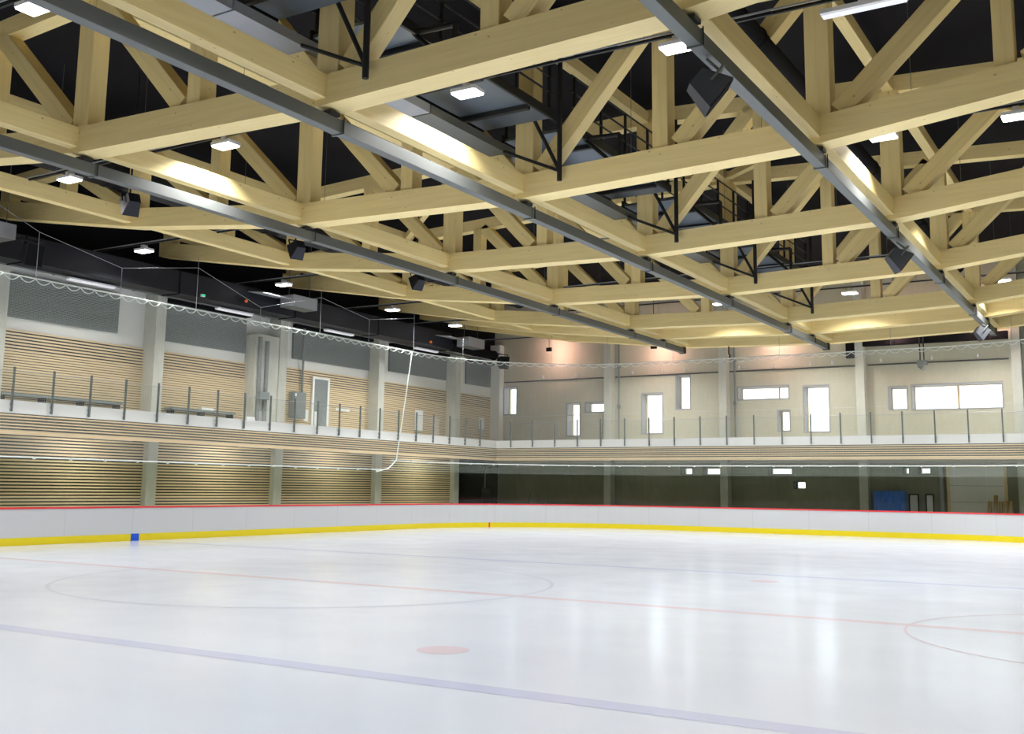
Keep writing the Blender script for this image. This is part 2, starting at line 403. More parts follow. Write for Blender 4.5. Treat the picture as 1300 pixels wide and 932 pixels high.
# ------------------------------------------------------------------ concrete columns
CL = [4.40, 10.66, 17.06, 23.62, 30.0]
for i, v in enumerate(CL):
    c = MB().box(-17.82, -17.15, v-.22, v+.22, -.02, 3.30).box(-17.82, -17.15, v-.22, v+.22, 4.0, 8.6 if i != 1 else 8.6)
    c.box(-17.82, -17.25, v-.22, v+.22, 3.2, 4.1)
    tag(c.build('concrete_column', M['concrete'], loc=(-17.5, v, 0)), 'square grey concrete column on the long left wall, %s counting from the left edge of the photo' % ORD[i].replace('nearest', 'first'), 'column', 'left wall columns')
struct(box('wall_left', -17.82, -17.17, 34.05, 34.5, 4.0, 9.6, M['plaster']))
tag(box('concrete_pier', -17.79, -17.2, 15.50, 16.83, 4.06, 7.80, M['concrete']), 'wide grey concrete pier beside the column with vertical pipes on the left gallery', 'pier')
CB = [-10.56, -4.33, 2.22, 8.72]
for i, u in enumerate(CB):
    c = MB().box(u-.19, u+.19, 34.0, 34.52, -.02, 3.3).box(u-.19, u+.19, 34.0, 34.52, 4.0, 11.5)
    c.box(u-.19, u+.19, 34.1, 34.52, 3.2, 4.1)
    tag(c.build('concrete_column', M['concrete'], loc=(u, 34.3, 0)), 'grey concrete column on the far end wall, %s from the left corner' % ['first', 'second', 'third', 'fourth'][i], 'column', 'end wall columns')

# ------------------------------------------------------------------ left wall cladding
def slats(label, v0, v1, z0, z1, u, pitches, frac):
    r = empty('slatted_wall_panel', (u, (v0+v1)/2, z0), label, 'wall panel', 'slatted panels on the left wall')
    box('backing_board', u-.05, u-.006, v0, v1, z0, z1, M['backing'], r)
    z = z1; i = 0; mb = MB()
    while z-pitches(i) > z0-.001:
        p = pitches(i); mb.box(u-.008, u+.03, v0, v1, z-p*frac(i), z); z -= p; i += 1
    o = mb.build('slats', M['slat'], r); o['kind'] = 'stuff'
    return r
ends = [(.0, CL[0]-.22), (CL[0]+.22, CL[1]-.22), (CL[1]+.22, 15.50), (CL[2]+.22, CL[3]-.22), (CL[3]+.22, CL[4]-.22), (CL[4]+.22, 34.05)]
names = ['at the left edge of the photo', 'left of the first full column', 'left of the wide concrete pier', 'behind the grey gallery door', 'between the third and fourth full columns', 'next to the far left corner']
for k, (a, b) in enumerate(ends):
    slats('pine slat wall panel on the upper gallery, '+names[k], a, b, 4.10, 6.62 if k < 3 else 6.72, -17.74, lambda i: .105 if i < 6 else .088, lambda i: .54 if i < 6 else .72)
endl = [(-8, CL[0]-.22), (CL[0]+.22, CL[1]-.22), (CL[1]+.22, CL[2]-.22), (CL[2]+.22, CL[3]-.22), (CL[3]+.22, CL[4]-.22)]
for k, (a, b) in enumerate(endl):
    slats('pine slat wall panel at rink level under the left gallery, '+['at the left edge of the photo', 'left of the first full column', 'between the first and second full columns', 'between the second and third full columns', 'between the third and fourth full columns'][k], a, b, .05, 3.2, -17.40, lambda i: .105, lambda i: .55)
struct(box('wall_left', -17.8, -17.46, -30, 29.8, -.02, 3.24, M['backing']))
# louvre fields: horizontally ribbed grey sheets
LV = [(.6, 3.9), (4.95, 9.25), (10.95, 15.45), (18.22, 23.4), (24.9, 29.7), (31.55, 34.0)]
for k, (a, b) in enumerate(LV):
    z0, z1 = (7.02 if k < 3 else 7.12 if k < 4 else 7.25), 8.45
    prof = []; z = z0; nr = 30; p = (z1-z0)/nr
    for i in range(nr): prof += [(-17.70, z+i*p), (-17.722, z+i*p+p*.5)]
    prof.append((-17.70, z1)); vs = []; fs = []
    for x, zz in prof: vs += [(x, a, zz), (x, b, zz)]
    for i in range(len(prof)-1): fs.append((2*i, 2*i+1, 2*i+3, 2*i+2))
    m0 = len(vs); vs += [(-17.795, a, z0), (-17.795, b, z0), (-17.795, a, z1), (-17.795, b, z1)]; e = 2*(len(prof)-1)
    fs += [(0, m0, m0+1, 1), (e, e+1, m0+3, m0+2), (m0, m0+2, m0+3, m0+1)]
    tag(link('louvre_panel', vs, fs, M['grey']), 'grey ribbed metal panel high on the left wall, '+names[k].replace('behind', 'above'), 'metal panel', 'ribbed metal panels on the left wall')
    if k >= 2: tag(box('painted_shade_strip', -17.79, -17.5, a, b, 8.47, 8.60, M['black']), 'slim black strip painting the shade over the ribbed panel, '+names[k].replace('behind', 'above'), 'shade strip')  # shade above the ribbed panels, put in as a black strip

# ------------------------------------------------------------------ trusses
NU = [-17.25, -10.8, -4.35, 2.1, 8.55, 15.0, 21.45]
NZ = [10.0, 8.93, 8.22, 8.03, 8.22, 8.93, 10.0]
def cz(u):
    u = max(NU[0], min(NU[-1], u))
    for i in range(6):
        if u <= NU[i+1]: return NZ[i]+(NZ[i+1]-NZ[i])*(u-NU[i])/(NU[i+1]-NU[i])
def tz(u): return 11.72-.045*abs(u-2.1)
CH, CW = .53, .5
def chord(v, parent, top=False):
    if top: pts = [(-17.2, tz(-17.2)), (2.1, tz(2.1)), (21.4, tz(21.4))]; h, wd = .40, .36
    else: pts = list(zip(NU, NZ)); h, wd = CH, CW
    vs = []; fs = []; y0, y1 = v, v+wd
    if top: y0, y1 = v+.07, v+.43
    for x, z in pts: vs += [(x,y0,z),(x,y1,z),(x,y1,z+h),(x,y0,z+h)]
    for i in range(len(pts)-1):
        a = 4*i
        for j in range(4): fs.append((a+j, a+4+j, a+4+(j+1) % 4, a+(j+1) % 4))
    fs.append((0,1,2,3)); e = len(vs)-4; fs.append((e+3,e+2,e+1,e))
    return link('top_chord' if top else 'bottom_chord', vs, fs, M['glulam'], parent)
TV = [-8.90, -2.50, 4.0, 10.45, 16.9, 23.35]
TN = ['beyond the top edge, closest to the viewer', 'first whose lower chord is seen, crossing the top of the photo', 'second seen, crossing the upper middle', 'third seen from the front', 'fourth seen from the front', 'fifth seen, last with open webs']
for k, v in enumerate(TV):
    r = empty('roof_truss', (2.1, v+.25, 8.03), 'sagging pine roof truss, '+TN[k], 'truss', 'roof trusses')
    chord(v, r); chord(v, r, True)
    half = [2.1+3.225*i for i in range(-6, 7)]
    for i, u in enumerate(half):
        if abs(i-6) == 6: u += .35 if i < 6 else -.35
        big = (i % 2 == 0)
        wd = .46 if big else .34
        if u == 2.1 or True:
            # split post: two leaves with a slot, as seen on the node posts
            beam('post', (u, v+.25, cz(u)+CH-.02), (u, v+.25, tz(u)+.02), .40, wd, M['glulam'], r, side=(0, 1, 0))
    for i in range(-6, 6):
        ua, ub = 2.1+3.225*i, 2.1+3.225*(i+1)
        if i >= 0: foot, top = ua+.20, ub-.16
        else: foot, top = ub-.20, ua+.16
        s = 1 if i >= 0 else -1
        beam('diagonal', (foot+s*.17, v+.25, cz(foot)+CH+.05), (top-s*.05, v+.25, tz(top)+.06), .36, .38, M['glulam'], r, side=(0, 1, 0))
for k, v in enumerate((26.6, 29.75)):
    r = empty('roof_beam', (2.1, v+.25, 8.03), ['sagging pine roof beam between the last open truss and the far end beam', 'sagging pine roof beam closest to the far end wall'][k], 'beam', 'far end roof beams')
    chord(v, r)
# tie beams between the trusses at every node row, and purlins under the roof
ROW = {-10.8: 'row nearest the left gallery', -4.35: 'row over the leftmost trunking', 2.1: 'row over the middle trunking', 8.55: 'row over the right hand trunking', 15.0: 'row farthest right'}
bays = list(zip(TV+[26.6], TV[1:]+[26.6, 29.75]))
for u, rn in ROW.items():
    for k, (a, b) in enumerate(bays):
        if u > 14 and k < 1: continue
        z = cz(u)+.11
        o = beam('tie_beam', (u-.08, a+.5, z+.21), (u-.08, b, z+.21), .24, .42, M['glulam'])
        tag(o, 'pine tie beam, %s, %s bay away' % (rn, ORD[k]), 'beam', 'lengthwise tie beams')
        if b <= 23.4:
            o = beam('purlin', (u, a+.43, tz(u)+.18), (u, b+.07, tz(u)+.18), .26, .32, M['glulam'])
            tag(o, 'high pine purlin, %s, %s bay away' % (rn, ORD[k]), 'purlin', 'upper purlins')
for k, (p, q) in enumerate([((-4.6, 11.1), (-10.55, 16.7)), ((8.3, 11.1), (2.35, 16.7)), ((8.8, 11.1), (14.75, 16.7)), ((-4.1, 11.1), (1.85, 16.7))]):
    o = beam('wind_brace', (p[0], p[1]+.1, tz(p[0])+.12), (q[0], q[1]-.1, tz(q[0])+.12), .22, .22, M['glulam'])
    tag(o, 'slanting pine wind brace behind the third truss, %s' % ['leftmost of the four', 'rising to the right of the centre row', 'rightmost of the four', 'just left of the centre row'][k], 'brace', 'wind braces')

# ------------------------------------------------------------------ long steel trunking under the tie beams
for u, zt, lab in ((-4.43, 8.12, 'leftmost'), (2.0, 7.92, 'middle'), (8.45, 8.12, 'right hand')):
    r = empty('cable_trunking', (u, 10, zt), 'long grey galvanised trunking hung lengthwise below the timber, '+lab+' of three', 'trunking', 'long galvanised trunkings')
    v = -14.2+ (0 if u < 3 else 0); k = 0
    segs = [-14.9, -8.45, -2.0, 4.45, 10.9, 17.35, 23.8, 29.3]
    for a, b in zip(segs[:-1], segs[1:]):
        beam('trunking_length', (u, a+.006, zt-.12), (u, b-.006, zt-.12), .2, .235, M['galv'], r, bev=.006)
    for a in segs[1:-1]:
        MB().box(u-.12, u+.12, a-.02, a+.02, zt-.26, zt).build('joint_collar', M['galv'], r)
    for a in [-2.25, 4.25, 10.7, 17.15, 23.6, 26.85, 29.2]:
        top = cz(u)
        if a < 29: MB().box(u-.15, u+.15, a-.12, a+.12, zt, min(top, zt+.07)).tube((u+.13, a+.25, zt-.25), (u+.13, a+.25, zt+.03), .012, 6).build('hanger_clamp', M['blackmetal'], r)
        else: MB().box(u-.13, u+.13, a-.12, a+.1, zt-.26, zt+.03).build('end_cap', M['blackmetal'], r)

# ------------------------------------------------------------------ lighting rails and lamps
RAILS = {-5.67: 'over the viewer', .78: 'first bay in view', 7.2: 'second bay', 13.67: 'third bay', 20.1: 'fourth bay', 24.95: 'fifth bay', 31.2: 'added out of sight by the far wall'}
LITS = {-5.67: [-14, -7.5, -1.19, 5.2, 12.5], .78: [-14.1, -9.11, -3.69, 2.77, 7.06, 14.2], 7.2: [-14.08, -5.9, -1.1, 5.3, 9.07, 11.64, 16],  # visible lamps plus added ones for even light
        13.67: [-14.08, -7.6, -1.1, 5.3, 9.9, 15.5], 20.1: [-13.89, -7.6, -1.18, 5.3, 10.5, 15.5], 24.95: [-13.97, -7.6, -1.07, 4.05, 9.33, 13.5],
        31.2: [-7.6, .5, 7.5]}  # whole row added unseen behind the last roof beam, to brighten the far end
OFFS = {.78: [10.15], 7.2: [], 13.67: [], 20.1: []}
def lamp(u, v, z, label, lit=True, L=.55, W=.36):
    r = empty('high_bay_lamp', (u, v, z), label, 'lamp', 'lamps on the roof rails')
    m = MB().box(u-L/2, u+L/2, v-W/2, v+W/2, z+.03, z+.10).box(u-.06, u+.06, v-.09, v+.09, z+.10, z+.22)
    m.build('housing', M['lampoff'], r)
    box('diffuser', u-L/2+.015, u+L/2-.015, v-W/2+.015, v+W/2-.015, z, z+.03, M['lit'] if lit else M['tube'], r)
    if lit:
        ld = bpy.data.lights.new('lamp_light', 'AREA'); ld.shape = 'RECTANGLE'; ld.size = L; ld.size_y = W
        ld.energy = LAMP_W; ld.spread = math.radians(LAMP_SPREAD); ld.color = (1, .985, .965)
        lo_ = bpy.data.objects.new('lamp_light', ld); col.objects.link(lo_); lo_.parent = r; lo_.location = (0, 0, -.012)
    return r
for v, nm in RAILS.items():
    z = 9.42
    r = empty('lighting_rail', (0, v, z), 'thin dark lighting rail crossing under the roof, '+nm, 'rail', 'lighting rails')
    ra = MB().box(-16.5, 21, v-.025, v+.025, z, z+.05); ra.build('rail', M['blackmetal'], r)
    MB().box(-16.5, 21, v-.10, v-.085, z+.03, z+.06).build('cable', M['galvlight'], r)
    for u in [-12.9+3.225*i for i in range(0, 11)]:
        MB().tube((u, v, z+.05), (u, v, ZR), .006, 5).build('suspension_wire', M['galv'], r)
    us = sorted([(u, True) for u in LITS[v]]+[(u, False) for u in OFFS.get(v, [])])
    for i, (u, on) in enumerate(us):
        if on: lamp(u, v, 9.18, 'lit white panel lamp, one of the visible and added ones on the lighting rail %s, %s from the left' % (nm, ORD[i].replace('nearest', 'first')))
        else: lamp(u, v, 9.18, 'unlit long white lamp on the lighting rail of the first bay in view', False, 1.3, .2)
# lamp rows added out of view over the near part of the rink, for brightness
for v in (-12.1, -18.6, -25.):
    for i, u in enumerate((-12, -4, 4, 12)):
        lamp(u, v, 9.18, 'added unseen lit panel lamp above the near half of the rink, column %s, row %s' % (ORD[i], {-12.1: 'one', -18.6: 'two', -25.: 'three'}[v]))

# ------------------------------------------------------------------ catwalk on the centre line with duct beside it
for k, (a, b) in enumerate([(-8.3, -2.75), (-1.9, 3.75), (4.6, 10.2), (11.0, 16.65), (17.5, 23.1)]):
    r = empty('catwalk', (2.1, a, 9.6), 'blue grey service catwalk with black railings above the centre row, %s bay from the viewer' % ORD[k], 'catwalk', 'catwalk sections')
    box('deck', 1.25, 2.9, a, b, 9.62, 9.68, M['deck'], r)
    for v in (a+1.1, a+2.9, a+4.7):
        beam('cross_bearer', (1.2, v, 9.56), (2.95, v, 9.56), .11, .11, M['blackmetal'], r)
    for u in (1.2, 2.98):
        beam('edge_beam', (u, a, 9.68), (u, b, 9.68), .06, .20, M['blackmetal'], r, bev=.004)
        for z in (10.15, 10.5, 10.88):
            MB().tube((u, a, z), (u, b, z), .022, 8).build('handrail', M['blackmetal'], r)
        for i in range(5):
            v = a+.15+(b-a-.3)*i/4
            MB().box(u-.028, u+.028, v-.028, v+.028, 9.68, 10.88).build('railing_post', M['blackmetal'], r)
    v = b+.10
    MB().tube((3.1, v, 8.24), (3.1, v, 11.6), .055, 12).build('hanger_post', M['blackmetal'], r)
    MB().tube((3.08, v, 8.50), (2.45, v-.04, 9.75), .042, 10).build('brace', M['blackmetal'], r)
    MB().tube((3.06, v, 8.47), (1.7, v, 9.10), .036, 10).build('brace', M['blackmetal'], r)
    if k > 0:
        w0 = a+.75
        MB().tube((3.8, w0, 8.75), (3.8, w0, 9.6), .05, 10).tube((3.8, w0, 8.8), (2.95, w0, 9.6), .045, 10).tube((3.8, w0, 9.6), (2.9, w0, 9.64), .05, 10).build('outrigger', M['blackmetal'], r)
# pale rectangular duct beside the catwalk
r = empty('ventilation_duct', (1.4, 5, 9.1), 'pale grey rectangular duct running lengthwise left of the catwalk', 'duct')
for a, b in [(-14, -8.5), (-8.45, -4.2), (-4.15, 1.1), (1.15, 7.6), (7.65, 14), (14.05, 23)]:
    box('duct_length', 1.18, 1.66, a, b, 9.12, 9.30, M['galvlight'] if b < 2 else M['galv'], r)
# black round duct right of the right row
def round_duct(label, u, z, rad, v0, v1, m='black', name='round_duct'):
    r = empty(name, (u, v0, z), label, 'duct')
    v = v0
    while v < v1-.1:
        e = min(v+3.2, v1)
        MB().tube((u, v, z), (u, e-.03, z), rad, 24).build('duct_length', M[m], r, smooth=False)
        MB().tube((u, e-.06, z), (u, e, z), rad+.02, 24).build('duct_collar', M[m], r)
        v = e
    return r
round_duct('black round duct running lengthwise high up right of the right hand trunking', 7.45, 10.45, .22, -9, 28)
round_duct('dark navy round duct running lengthwise between the leftmost trunking and the left gallery', -11.7, 10.6, .42, -9, 27, 'navy')
# big black duct along the left gallery
r = empty('air_duct', (-15.9, 12, 8.36), 'huge black rectangular air duct along the ceiling edge of the left gallery', 'duct')
for a, b in [(-14, -8), (-8, -2), (-2, 4), (4, 10), (10, 15.9), (15.9, 21.2), (21.2, 27.0)]:
    box('duct_length', -16.35, -15.5, a+.01, b-.01, 8.40, 9.2, M['navy'], r)
    box('duct_collar', -16.38, -15.47, b-.05, b-.01, 8.37, 9.23, M['black'], r)
round_duct('black round pipe under the roof edge right against the left wall', -17.2, 8.95, .24, -10, 33.5, 'black', 'round_pipe')
round_duct('slim steel pipe running below the big black duct of the left gallery', -16.9, 8.52, .045, -10, 33.8, 'galv', 'sprinkler_pipe')
# gallery tube lights
for k, v in enumerate((-.3, 6.9, 13.3, 19.4, 25.8)):
    r = empty('tube_light', (-16.2, v, 8.28), 'long white tube luminaire under the black duct, %s along the left gallery' % ORD[k].replace('nearest', 'first'), 'lamp', 'gallery tube lights')
    box('housing', -16.32, -16.10, v-.9, v+.9, 8.29, 8.34, M['lampoff'], r)
    box('diffuser', -16.30, -16.12, v-.88, v+.88, 8.25, 8.29, M['tube'], r)
    MB().tube((-16.2, v-.6, 8.34), (-16.2, v-.6, 8.40), .01, 6).tube((-16.2, v+.6, 8.34), (-16.2, v+.6, 8.40), .01, 6).build('hanger', M['blackmetal'], r)

# ------------------------------------------------------------------ rink boards, shield glass, net
path = perim(full=True)
r = empty('rink_boards', (-HW, 0, 0), 'white rink dasher boards with red cap and yellow kick strip around the ice', 'rink boards')
sweep('board_panels', path, [(0.0, .21), (.10, .21), (.10, 1.0), (0.0, 1.0)], M['board'], r)
sweep('kick_strip', path, [(-.015, .0), (.10, .0), (.10, .21), (-.015, .21)], M['yellow'], r)
sweep('cap_rail', path, [(-.02, 1.0), (.14, 1.0), (.14, 1.05), (-.02, 1.05)], M['red'], r)
box('blue_line_mark', -HW-.02, -HW+.022, 7.0, 7.3, .002, .215, M['blue'], r)
t = math.asin((25.74-21.7)/7.5)
gx, gy = -HW+RV-math.cos(t)*(RV-.018), HE-RV+math.sin(t)*(RV-.018)
box('goal_line_mark', gx-.02, gx+.02, gy-.04, gy+.04, .002, .215, M['red'], r)
# glass
gp = perim(step=.595)
tot = gp[-1][2]
def at(s):
    for i in range(len(gp)-1):
        if gp[i+1][2] >= s:
            a, b = gp[i], gp[i+1]; f = (s-a[2])/max(1e-9, b[2]-a[2])
            return a[0].lerp(b[0], f), a[1].lerp(b[1], f).normalized()
    return gp[-1][0], gp[-1][1]
off = (4.70+10.0) % 1.19
s = off; k = 0
sidelen = (HE-RV)+10.0
while s+1.19 < tot:
    z1 = 2.40 if (s < sidelen-1.9 or s > tot-31.7) else 2.79
    vs = []; m_ = 3
    for i in range(m_+1):
        p, nn = at(s+.01+(1.19-.02)*i/m_)
        for d in (.045, .057):
            for z in (1.05, z1): vs.append((p.x+nn.x*d, p.y+nn.y*d, z))
    fs = []
    for i in range(m_):
        a = 4*i
        fs += [(a, a+4, a+5, a+1), (a+2, a+3, a+7, a+6), (a+1, a+5, a+7, a+3), (a, a+2, a+6, a+4)]
    fs += [(0, 1, 3, 2), (4*m_, 4*m_+2, 4*m_+3, 4*m_+1)]
    g = link('shield_pane', vs, fs, M['shield'], r)
    p, nn = at(s)
    if k < 60: MB().box(p.x-.03, p.x+.03, p.y-.03, p.y+.03, z1-.01, z1+.055).build('top_clip', M['rope'], g)
    s += 1.19; k += 1
# safety net hung above the glass
r = empty('safety_net', (-HW, 5, 7.54), 'fine white safety net hanging from a scalloped white rope around the rink', 'net')
npth = perim(r_extra=.05)
vs, fs, uv = [], [], []
for p, nn, s in npth:
    for z in (2.40, 7.54): vs.append((p.x, p.y, z)); uv.append((s, z))
for i in range(len(npth)-1): fs.append((2*i, 2*i+2, 2*i+3, 2*i+1))
link('net', vs, fs, M['net'], r, uvs=uv)
MB().poly([(p.x, p.y, 7.54) for p, nn, s in npth], .026, 6).build('head_rope', M['rope'], r)
def hemz(s): return 2.44 if (s < sidelen-1.9 or s > tot-31.7) else 2.83
MB().poly([(p.x, p.y, hemz(s)) for p, nn, s in npth if s < sidelen-1.9], .02, 6).build('hem_rope', M['rope'], r)
MB().poly([(p.x, p.y, 2.83) for p, nn, s in npth if sidelen-1.9 <= s <= tot-31.7], .02, 6).build('hem_rope', M['rope'], r)
sc = MB(); s = .1
np2 = gp
while s+.5 < tot-25:
    pts = []
    for i in range(7):
        p, nn = at(s+.5*i/6); q = (2*i/6-1); pts.append((p.x, p.y, 7.52-.14*(1-q*q)))
    sc.poly(pts, .015, 5); s += .5
o = sc.build('scallop_loops', M['rope'], r); o['kind'] = 'stuff'
# drop rope where two nets meet
MB().poly([(-HW+.06, 21.1, 7.5), (-HW+.06, 20.75, 5.6), (-HW+.06, 20.4, 3.9), (-HW+.06, 20.2, 2.85), (-HW+.06, 19.7, 2.5), (-HW+.06, 18.9, 2.35)], .026, 6).build('drop_rope', M['rope'], r)
# suspension wires of the net
r = empty('net_suspension_wires', (-HW, 12, 9), 'thin pale wires zigzagging from the trusses to the net rope on the left', 'wires')
zz = [(3.11, 8.9), (6.03, 8.38), (9.08, 8.96), (12.06, 8.06), (15.25, 8.94), (18.21, 8.5), (21.27, 9.0)]
MB().poly([(-HW, v, z) for v, z in [(1.8, 9.4)]+zz], .008, 5).build('spreader_wire', M['galvlight'], r)
for v, z in zz+[(25.1, 8.6)]: MB().tube((-HW, v, z), (-HW, v, 7.54), .009, 5).build('dropper_wire', M['galvlight'], r)
for v in (9.08, 15.25, 21.27): MB().tube((-HW, v, 8.95), (-HW, v, 9.35), .008, 5).build('dropper_wire', M['galvlight'], r)
for u in (-11.2, -8.2, -4.9, 0, 4.6, 9.1): MB().tube((u, HE, 7.54), (u, HE, 8.9 if u > -9 else 9.1), .009, 5).build('dropper_wire', M['galvlight'], r)

# ------------------------------------------------------------------ left gallery fittings
X = -17.70
d = box('door_1', X, X+.05, 19.55, 20.42, 4.06, 6.37, M['grey']); struct(d)
MB().box(X, X+.09, 19.43, 19.55, 4.06, 6.46).box(X, X+.09, 20.42, 20.54, 4.06, 6.46).box(X, X+.09, 19.55, 20.42, 6.37, 6.46).build('door_frame', M['white'], d)
MB().tube((X+.05, 20.30, 5.10), (X+.11, 20.30, 5.10), .012, 8).tube((X+.11, 20.32, 5.10), (X+.11, 20.16, 5.10), .012, 8).build('door_handle', M['galvlight'], d)
MB().box(X+.05, X+.054, 19.65, 19.80, 4.35, 4.95).build('door_sticker', M['white'], d)
r = empty('electrical_cabinet', (X, 18.5, 4.58), 'grey wall cabinet between the wide pier and the grey gallery door', 'cabinet')
box('body', X, X+.25, 18.08, 18.86, 4.58, 5.69, M['grey'], r)
dd = box('cabinet_door', X+.25, X+.27, 18.11, 18.83, 4.61, 5.66, M['grey'], r)
MB().tube((X+.27, 18.2, 5.1), (X+.30, 18.2, 5.1), .02, 8).build('knob', M['galvlight'], dd)
MB().box(X+.27, X+.275, 18.15, 18.25, 5.50, 5.62).build('label_plate', M['white'], dd)
tag(MB().tube((X+.1, 18.75, 5.69), (X+.1, 18.75, 8.5), .05, 12).build('cable_pipe', M['grey']), 'thin grey vertical pipe rising from the wall cabinet', 'pipe')
for k, (v, zt) in enumerate(((15.72-.05, 7.68), (16.02+.05, 7.55))):
    x = -17.11
    tag(MB().tube((x, v, 4.06), (x, v, zt), .085, 14).build('drain_pipe', M['grey']), 'grey vertical pipe in front of the wide concrete pier, '+('left' if k == 0 else 'right')+' one of the pair', 'pipe', 'pipe pair')
tag(box('control_box', -17.03, -16.90, 15.55, 16.1, 5.15, 5.45, M['grey']), 'small grey box crossing the pipe pair on the wide pier', 'box')
def paper(v0, v1, z0, z1, label, x=X+.045):
    r = MB().box(x, x+.006, v0, v1, z0, z1)
    tag(r.build('wall_notice', M['white']), label, 'notice', 'white notices on the slat wall')
paper(26.98, 27.64, 4.52, 5.54, 'tall white notice on the slat wall between third and fourth columns')
paper(32.77, 33.3, 4.9, 5.52, 'white notice on the last slat wall panel near the corner')
paper(21.04, 22.0, 5.10, 5.21, 'long narrow white notice right of the grey gallery door')
paper(18.98, 19.25, 4.5, 4.98, 'small white notice between wall cabinet and gallery door')
for k, (v0, v1) in enumerate(((4.7, 9.27), (11.46, 14.6))):
    r = empty('bench', (-17.3, (v0+v1)/2, 4.06), 'low dark grey bench along the slat wall, '+('left edge of the photo' if k == 0 else 'left of the wide pier'), 'bench', 'gallery benches')
    box('seat', -17.66, -17.2, v0, v1, 4.46, 4.54, M['grey'], r)
    n = int((v1-v0)/1.5)
    for i in range(n+1):
        v = v0+.1+(v1-v0-.2)*i/n; box('leg', -17.6, -17.25, v-.03, v+.03, 4.06, 4.46, M['blackmetal'], r)
tag(MB().box(-17.4, -17.25, 12.9, 13.5, 4.54, 4.64).build('folded_paper', M['white']), 'white folded paper lying on the bench left of the wide pier', 'paper')
tag(MB().box(-17.2, -17.0, 15.0, 15.45, 4.06, 4.42).build('white_crate', M['white']), 'small white crate on the gallery floor left of the wide pier', 'crate')
# exit light
r = empty('exit_light', (-15.5, 11.0, 8.4), 'tiny green lit escape light on the side of the big black duct', 'exit light')
box('housing', -15.50, -15.42, 10.93, 11.10, 8.44, 8.53, M['white'], r); box('lit_face', -15.42, -15.41, 10.94, 11.09, 8.45, 8.52, M['exit'], r)

# ceiling heaters / fan units beside the big duct
def heater(label, v, L, z, u=-14.9):
    r = empty('heater_unit', (u, v, z), label, 'heater', 'ceiling heater units')
    MB().box(u-.35, u+.35, v, v+L, z, z+.45).build('body', M['galvlight'], r)
    MB().box(u-.30, u+.30, v+.05, v+L-.05, z-.02, z).build('grille', M['galv'], r)
    q = MB(); q.add([(u-.5, v-1.6, z+.35), (u+.3, v-1.6, z+.25), (u+.3, v-.1, z+.25), (u-.5, v-.1, z+.35), (u-.5, v-1.6, z+.38), (u+.3, v-1.6, z+.28), (u+.3, v-.1, z+.28), (u-.5, v-.1, z+.38)], BF)
    q.build('reflector', M['galvlight'], r)
    for a in (v+.1, v+L-.1): MB().tube((u, a, z+.45), (u, a, ZR), .012, 6).build('hanger_rod', M['galv'], r)
heater('silver box heater with reflector hung beside the black duct above the left gallery', 14.75, 1.35, 8.62)
heater('silver box heater at the left edge of the photo below the first timber', 1.5, 1.5, 8.75)
heater('silver heater with reflector in the far left corner under the roof', 27.0, 1.4, 8.55)
# loudspeakers
def speaker(loc, yawdeg, tilt, s, label, hang, m='navy', hu=None):
    """tapered cabinet: front (grille) face along local +Y"""
    r = empty('loudspeaker', loc, label, 'loudspeaker')
    R = Matrix.Rotation(math.radians(yawdeg), 3, 'Z') @ Matrix.Rotation(math.radians(tilt), 3, 'X')
    w_, h_, d_ = .42*s, .62*s, .44*s
    def P(x, y, z): return Vector(loc)+R@Vector((x*s, y*s, z*s))
    f, bk = .30, .16
    vs = [P(-.24, .24, -f), P(.24, .24, -f), P(.24, .24, f), P(-.24, .24, f), P(-.16, -.24, -bk), P(.16, -.24, -bk), P(.16, -.24, bk), P(-.16, -.24, bk)]
    MB().add(vs, [(0,1,2,3),(5,4,7,6),(4,0,3,7),(1,5,6,2),(3,2,6,7),(4,5,1,0)]).build('cabinet', M[m], r)
    vs = [P(-.22, .242, -.28), P(.22, .242, -.28), P(.22, .242, .28), P(-.22, .242, .28), P(-.22, .255, -.28), P(.22, .255, -.28), P(.22, .255, .28), P(-.22, .255, .28)]
    MB().add(vs, [(0,1,2,3),(5,4,7,6),(4,0,3,7),(1,5,6,2),(3,2,6,7),(4,5,1,0)]).build('grille', M['black'], r)
    top = Vector((loc[0] if hu is None else hu, loc[1], hang))
    b = MB(); a1, a2 = P(-.26, 0, .05), P(.26, 0, .05); c1, c2 = P(-.26, 0, .36), P(.26, 0, .36)
    b.tube(a1, c1, .02, 6).tube(a2, c2, .02, 6).tube(c1, c2, .02, 6).tube((c1+c2)/2, top, .025, 6)
    b.build('bracket', M['galv'] if m == 'spk' else M['blackmetal'], r)
M['spk'] = mat('grey_blue_cabinet', (.045, .05, .065), .5)
speaker((8.45, -1.55, 7.42), -60, -38, .92, 'dark loudspeaker hanging under the right hand trunking near the top of the photo', 7.86, 'spk')
speaker((8.45, 11.35, 7.45), -60, -38, .92, 'dark loudspeaker hanging halfway along the right hand trunking', 7.86, 'spk')
speaker((8.45, 25.6, 7.5), -60, -38, .80, 'dark loudspeaker hanging near the far end of the right hand trunking', 7.86, 'spk')
speaker((-7.5, 1.4, 8.55), 70, -30, .85, 'black loudspeaker under the dark navy duct, leftmost of three in a row', ZR)
speaker((-7.5, 7.3, 8.6), 70, -30, .85, 'black loudspeaker under the dark navy duct, middle of three in a row', ZR)
speaker((-7.4, 13.1, 8.65), 70, -30, .85, 'black loudspeaker under the dark navy duct, rightmost of three in a row', ZR)
speaker((-14.2, 3.3, 8.35), -100, -15, 1.1, 'large black loudspeaker hanging in front of the black duct at the left', 9.0, hu=-15.55)
speaker((-15.3, 31.3, 8.25), -120, -12, 1.1, 'black loudspeaker hanging high in the far left corner', 9.08, hu=-17.08)

